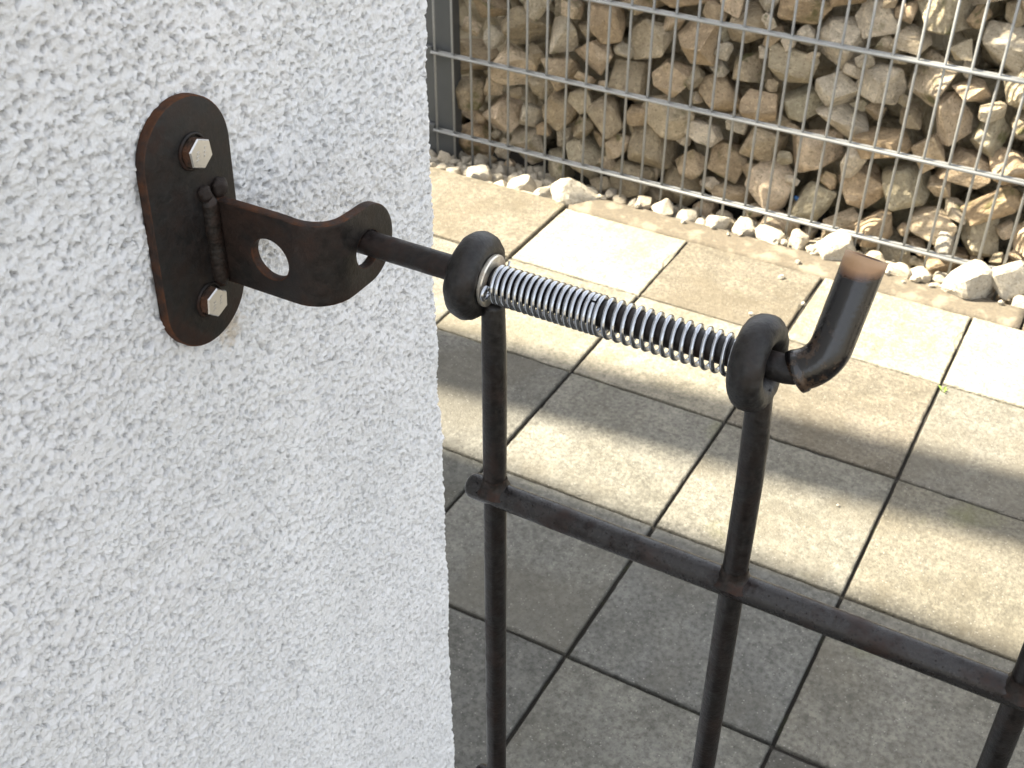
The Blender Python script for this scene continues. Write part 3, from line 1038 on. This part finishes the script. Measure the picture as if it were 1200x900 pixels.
# ------------------------------------------------------------------ gabion wall
def rock_mesh(seed, pts=13, bev=0.06, rough=0.045, cuts=2):
    """broken stone: hull of a few points, softened arrises, uneven faces"""
    r = np.random.RandomState(seed)
    V = r.uniform(-1, 1, size=(pts * 6, 3)); V = np.sign(V) * np.abs(V) ** 0.6; V /= (0.55 * np.linalg.norm(V, axis=1) + 0.45 * np.abs(V).max(1))[:, None]
    keep = [V[0]]
    for p_ in V[1:]:
        if len(keep) < pts and min(np.linalg.norm(p_ - k_) for k_ in keep) > 0.58:
            keep.append(p_)
    bm = bmesh.new()
    for p_ in keep:
        bm.verts.new(p_ * r.uniform(0.82, 1.06))
    h_ = bmesh.ops.convex_hull(bm, input=bm.verts[:])
    junk = [g for g in h_['geom_interior'] if isinstance(g, bmesh.types.BMVert)] + [g for g in h_['geom_unused'] if isinstance(g, bmesh.types.BMVert)]
    bmesh.ops.delete(bm, geom=list(set(junk)), context='VERTS')
    bmesh.ops.dissolve_limit(bm, angle_limit=R(12), verts=bm.verts[:], edges=bm.edges[:])
    bmesh.ops.bevel(bm, geom=bm.edges[:], offset=bev, segments=1, profile=0.5, affect='EDGES', clamp_overlap=True)
    bmesh.ops.triangulate(bm, faces=bm.faces[:])
    lim = 0.42
    for _ in range(cuts):
        es = [e for e in bm.edges if e.calc_length() > lim]
        if es:
            bmesh.ops.subdivide_edges(bm, edges=es, cuts=1, use_grid_fill=False)
            bmesh.ops.triangulate(bm, faces=bm.faces[:])
        lim *= 0.7
    for v in bm.verts:
        q_ = v.co.copy()
        nn = mnoise.noise(q_ * 1.9 + Vector((seed * 1.37, 0, 0))) + 0.6 * mnoise.noise(q_ * 4.6 + Vector((0, seed * 2.1, 0)))
        v.co = q_ * (1 + rough * nn)
    bmesh.ops.remove_doubles(bm, verts=bm.verts[:], dist=1e-4)
    c = sum((v.co for v in bm.verts), Vector()) / len(bm.verts)
    for v in bm.verts:
        v.co -= c
    m_ = sum(sorted(v.co.length for v in bm.verts)[-12:]) / 12
    for v in bm.verts:
        v.co /= m_ * 0.92
    bmesh.ops.recalc_face_normals(bm, faces=bm.faces[:])
    for f in bm.faces:
        f.smooth = True
    for e in bm.edges:
        if len(e.link_faces) == 2 and e.calc_face_angle(0) > R(14):
            e.smooth = False
    me = bpy.data.meshes.new('stone'); bm.to_mesh(me); bm.free()
    return me

ROCK = [rock_mesh(s, 9 + s % 6, 0.03 + 0.02 * (s % 3), 0.03) for s in range(30)]
for me_ in ROCK:
    me_.materials.append(MAT['stone'])
gab = empty('gabion_wall', (0.6, 0.0, BED), 'gabion wall of rough brown limestone blocks behind the wire mesh', 'gabion wall')
gbo = Vector(gab.location)

def pack(x0, x1, z0, z1, rmin, rmax, seed, keep=(), over=0.90):
    r = random.Random(seed)
    C = list(keep)
    k = 0
    radii = []
    for step in range(22):
        rad_ = rmax * (rmin / rmax) ** (step / 21)
        tries = int(600 * (rmax / rad_) ** 1.25)
        for _ in range(tries):
            x, z = r.uniform(x0, x1), r.uniform(z0, z1)
            rr = rad_ * r.uniform(0.92, 1.08)
            ok = True
            for (cx, cz, cr) in C:
                if (cx - x) ** 2 + (cz - z) ** 2 < (over * (cr + rr)) ** 2:
                    ok = False
                    break
            if ok:
                C.append((x, z, rr))
    return C
srng = random.Random(11)
front = pack(-0.06, 1.78, -0.03, 0.80, 0.015, 0.049, 5)
front.sort(key=lambda c: -(c[2] - max(0, c[0] - 1.35) * 0.2 - max(0, c[1] - 0.62) * 0.2))
def rock_xform(x, y, z, r, rr):
    el = rr.uniform(0.05, 0.70)
    ang = rr.uniform(-0.9, 0.9)
    s = (r * (1.15 + el), r * rr.uniform(0.85, 1.1), r * (1.18 - 0.58 * el))
    return (x, y, z), Euler((rr.uniform(-0.35, 0.35), ang, rr.uniform(-0.5, 0.5)), 'XYZ'), s
rest = []
for i, (x, z, r) in enumerate(front):
    y = YF + 0.012 + r * 0.95 + srng.uniform(0.0, 0.030) + (0.015 if r < 0.03 else 0)
    loc, rot, sc = rock_xform(x, y, z, r, srng)
    me_ = ROCK[srng.randrange(len(ROCK))]
    if i < 290:
        spin = Euler((srng.uniform(0, 6.28), srng.uniform(0, 6.28), srng.uniform(0, 6.28)), 'XYZ')
        o = add('stone', me_, None, gab)
        o.matrix_basis = Matrix.Translation(Vector(loc) - gbo) @ rot.to_matrix().to_4x4() @ Matrix.Diagonal((*sc, 1)) @ spin.to_matrix().to_4x4()
    else:
        rest.append((loc, rot, sc, me_))
for (sd, depth) in ((6, 0.195), (9, 0.255), (10, 0.31)):
    for (x, z, r) in pack(-0.30, 1.82, -0.03, 0.90, 0.026, 0.06, sd, over=0.80):
        loc, rot, sc = rock_xform(x, YF + depth + r * 0.6 + srng.uniform(0, 0.025), z, r * 1.12, srng)
        rest.append((loc, rot, sc, None))
top = pack(-0.1, 1.82, 0.84, 0.98, 0.035, 0.065, 8)
for (x, z, r) in top:
    for yy in (0.012 + r, 0.13 + r * 0.7):
        loc, rot, sc = rock_xform(x, YF + yy, z, r, srng)
        rest.append((loc, rot, sc, ROCK[srng.randrange(len(ROCK))]))
# remaining stones joined into one mass
AV, AF = [], []
base = 0
small = [rock_mesh(100 + s, 12, 0.10, 0.04, 0) for s in range(8)]
cache = []
for me_ in small:
    vv = np.array([v.co[:] for v in me_.vertices]); ff = np.array([p_.vertices[:] for p_ in me_.polygons], dtype=int)
    cache.append((vv, ff))
for (loc, rot, sc, _) in rest:
    vv, ff = cache[srng.randrange(8)]
    M = np.array(rot.to_matrix()) @ np.diag(sc) @ np.array(Euler((srng.uniform(0, 6), srng.uniform(0, 6), 0)).to_matrix())
    AV.append(vv @ M.T + np.array(loc) - np.array(gbo)); AF.append(ff + base); base += len(vv)
me_ = mesh_from(np.concatenate(AV).tolist(), np.concatenate(AF).tolist(), True, 'stone_fill')
o = add('stone_fill', me_, MAT['stone'], gab)
o['kind'] = 'stuff'

# ------------------------------------------------------------------ wire mesh fence in front of the stones
fence = empty('mesh_fence', (0.6, YF, BED), 'grey welded wire mesh panel with steel post holding the stones', 'mesh fence')
fo_ = Vector(fence.location)
WZ = [0.0455, 0.2445, 0.4405, 0.6365, 0.8325]
wire_v = mesh_from(*sweep([(0, 0, -0.055 - 0.0), (0, 0, 0.4), (0, 0, 0.99)], 0.0029, 10), True, 'vertical_wire')
wire_v.materials.append(MAT['galv'])
x = -0.1160
frng = random.Random(2)
while x < 1.80:
    add('vertical_wire', wire_v, None, fence, Vector((x, YF, 0)) - fo_, (frng.uniform(-.002, .002), frng.uniform(-.003, .003), 0))
    x += 0.0503
wire_h = mesh_from(*sweep([(-0.1225, 0, 0), (0.5, 0, 0), (1.80, 0, 0)], 0.0036, 12), True, 'horizontal_wire')
wire_h.materials.append(MAT['galv'])
for z in WZ:
    for s in (-1, 1):
        add('horizontal_wire', wire_h, None, fence, Vector((0, YF + s * 0.0060, z)) - fo_, (0, 0, 0))
# left post: rectangular tube with a cover strip line
pm = box_mesh(0.078, 0.042, 1.10, 0.003, 2, 'fence_post')
o = add('fence_post', pm, MAT['fencepost'], fence, Vector((-0.1160, YF + 0.0345, 0.47)) - fo_)
pm2 = box_mesh(0.060, 0.042, 1.10, 0.003, 2, 'fence_post')
add('fence_post', pm2, MAT['fencepost'], fence, Vector((1.835, YF + 0.0345, 0.47)) - fo_)
for z in WZ:
    cm = box_mesh(0.030, 0.012, 0.022, 0.002, 2, 'clamp')
    add('clamp', cm, MAT['fencepost'], fence, Vector((-0.1385, YF + 0.0050, z)) - fo_)

# ------------------------------------------------------------------ gravel strip
bed = empty('gravel_bed', (0.8, -0.27, BED), 'strip of pale limestone gravel along the foot of the gabion', 'gravel', kind='structure')
beo = Vector(bed.location)
bv2 = [(-0.6, -0.3495, BED - 0.012), (2.4, -0.3495, BED - 0.012), (2.4, 0.3, BED - 0.012), (-0.6, 0.3, BED - 0.012)]
add('bed_soil', mesh_from([tuple(Vector(v) - beo) for v in bv2], [(0, 1, 2, 3)], False), MAT['soil'], bed)
PEB = [rock_mesh(200 + s, 11 + s % 5, 0.11, 0.06) for s in range(14)]
for me_ in PEB:
    me_.materials.append(MAT['pebble'])
grng = random.Random(21)
def pebble(x, y, z, sx, sy, sz, yaw=None, tiltx=0.0, tilty=0.0):
    o_ = add('stone', PEB[grng.randrange(len(PEB))], None, bed)
    spin = Euler((grng.uniform(0, 6.28), grng.uniform(0, 6.28), grng.uniform(0, 6.28)), 'XYZ')
    rot = Euler((tiltx, tilty, yaw if yaw is not None else grng.uniform(0, 3.14)), 'XYZ')
    o_.matrix_basis = Matrix.Translation(Vector((x, y, z)) - beo) @ rot.to_matrix().to_4x4() @ Matrix.Diagonal((sx, sy, sz, 1)) @ spin.to_matrix().to_4x4()
# the larger stones that can be picked out one by one
BIG = [(0.300, -0.300, 0.000, 0.062, 0.036, 0.020, 0.25), (0.045, -0.300, -0.012, 0.033, 0.024, 0.022, 0.4), (0.165, -0.300, -0.010, 0.040, 0.022, 0.020, 0.2),
       (0.115, -0.315, -0.020, 0.026, 0.018, 0.016, 0.9), (0.230, -0.310, -0.010, 0.030, 0.018, 0.018, 1.2), (0.200, -0.325, -0.018, 0.030, 0.016, 0.014, 0.1),
       (0.455, -0.250, -0.002, 0.018, 0.016, 0.020, 0.0), (0.505, -0.245, -0.002, 0.030, 0.016, 0.018, 0.1), (0.565, -0.250, -0.006, 0.026, 0.016, 0.016, 0.5),
       (0.640, -0.248, -0.002, 0.028, 0.018, 0.020, 0.2), (0.700, -0.246, 0.000, 0.026, 0.018, 0.019, 0.0), (0.760, -0.248, 0.000, 0.040, 0.018, 0.017, 0.1),
       (0.825, -0.246, 0.002, 0.024, 0.018, 0.026, 0.3), (0.910, -0.248, 0.012, 0.046, 0.026, 0.034, 0.2), (0.870, -0.256, -0.004, 0.028, 0.016, 0.014, 0.1),
       (0.990, -0.246, 0.000, 0.028, 0.020, 0.021, 0.1), (1.040, -0.256, -0.006, 0.042, 0.014, 0.015, -0.1), (1.085, -0.252, -0.006, 0.034, 0.015, 0.015, 0.2),
       (1.190, -0.256, 0.016, 0.052, 0.034, 0.044, 0.3), (1.262, -0.236, 0.034, 0.026, 0.018, 0.044, 0.6), (1.300, -0.252, -0.004, 0.024, 0.018, 0.018, 0.0),
       (1.380, -0.250, -0.002, 0.036, 0.02, 0.022, 0.4), (1.460, -0.250, -0.002, 0.03, 0.02, 0.022, 0.4)]
for b_ in BIG:
    pebble(*b_[:3], b_[3] * 1.22, b_[4] * 1.2, b_[5] * 1.3, yaw=b_[6])
o_ = pebble(1.118, -0.196, 0.055, 0.024, 0.016, 0.044, yaw=0.1, tilty=0.08)
# fist-sized and smaller filling between them
cnt = 0
placed = [(b_[0], b_[1], b_[3] * 0.55) for b_ in BIG]
for rad_ in (0.020, 0.016, 0.013, 0.010, 0.008):
    for _ in range(int(260 * (0.02 / rad_))):
        x = grng.uniform(-0.16, 1.75)
        y = grng.uniform(-0.342 if x < 0.295 else -0.258, -0.21)
        if any((x - a) ** 2 + (y - b) ** 2 < (0.9 * (rad_ + c)) ** 2 for a, b, c in placed):
            continue
        placed.append((x, y, rad_))
        if cnt < 260:
            lift = -0.026 if x < 0.295 else -0.018
            pebble(x, y, lift + grng.uniform(-0.006, 0.004), rad_ * 1.25, rad_, rad_ * 0.9)
            cnt += 1
for _ in range(26):
    r = grng.choice((0.004, 0.006, 0.008, 0.011))
    x = grng.uniform(0.33, 1.6)
    pebble(x, grng.triangular(-0.335, -0.262, -0.268), 0.003 + r * 0.45, r * 1.2, r, r * 0.8)
# under-layer of small stones
AV, AF, base = [], [], 0
for _ in range(1500):
    x = grng.uniform(-0.2, 1.8); y = grng.uniform(-0.343 if x < 0.295 else -0.262, -0.16); r = grng.uniform(0.008, 0.018)
    vv, ff = cache[grng.randrange(8)]
    M = np.array(Euler((grng.uniform(0, 6), grng.uniform(0, 6), 0)).to_matrix()) * r
    AV.append(vv @ M.T + np.array((x, y, grng.uniform(-0.052, -0.034))) - np.array(beo)); AF.append(ff + base); base += len(vv)
o = add('gravel', mesh_from(np.concatenate(AV).tolist(), np.concatenate(AF).tolist(), True, 'gravel'), MAT['pebble'], bed)
o['kind'] = 'stuff'

# ------------------------------------------------------------------ small things on the ground
def onz(u, v, z=0.0):
    d = right * ((u - 600) / 1408.59) + down * ((v - 450) / 1408.59) + fwd
    return CAM + d * ((z - CAM.z) / d.z)
for (u, v, s, lab) in ((915, 326, 0.0075, 'small pale pebble lying on the sunlit slab near the kerb'),
                       (880, 369, 0.0060, 'pale stone chip lying on the slab behind the right gate ring'),
                       (941, 357, 0.0055, 'tiny pale chip lying in the slab joint left of the handle'),
                       (982, 593, 0.0035, 'tiny dark crumb in the sunlit strip of a slab')):
    p_ = onz(u, v)
    o = add('pebble', PEB[3], None, None, (p_.x, p_.y, s * 0.45), (0.3, 0.2, u), (s, s * 0.8, s * 0.65))
    tag(o, lab, 'pebble', 'crumbs on the paving')
# weed seedling in the joint
p_ = onz(1105, 458)
wd = empty('weed', (p_.x, p_.y, -0.004), 'tiny bright green weed sprouting from a slab joint', 'weed')
for k in range(5):
    a = k * 1.3
    L = 0.008 + 0.003 * (k % 3)
    dx, dy = math.cos(a), math.sin(a)
    v_ = [(0, 0, 0), (dx * L * 0.5 - dy * 0.0022, dy * L * 0.5 + dx * 0.0022, 0.008), (dx * L, dy * L, 0.009), (dx * L * 0.5 + dy * 0.0022, dy * L * 0.5 - dx * 0.0022, 0.008)]
    add('leaf', mesh_from(v_, [(0, 1, 2), (0, 2, 3)], False), MAT['leaf'], wd)
# blue plastic scrap among the stones
bs = blob_mesh(5, 2, 0.5, 1.2)
o = add('plastic_scrap', bs, MAT['blue'], None, (0.795, -0.168, 0.060), (0.4, 0.5, 0.2), (0.018, 0.005, 0.008))
tag(o, 'small blue plastic scrap wedged between the gabion stones', 'scrap')

print('triangles', sum(len(o.data.polygons) for o in bpy.data.objects if o.type == 'MESH'))
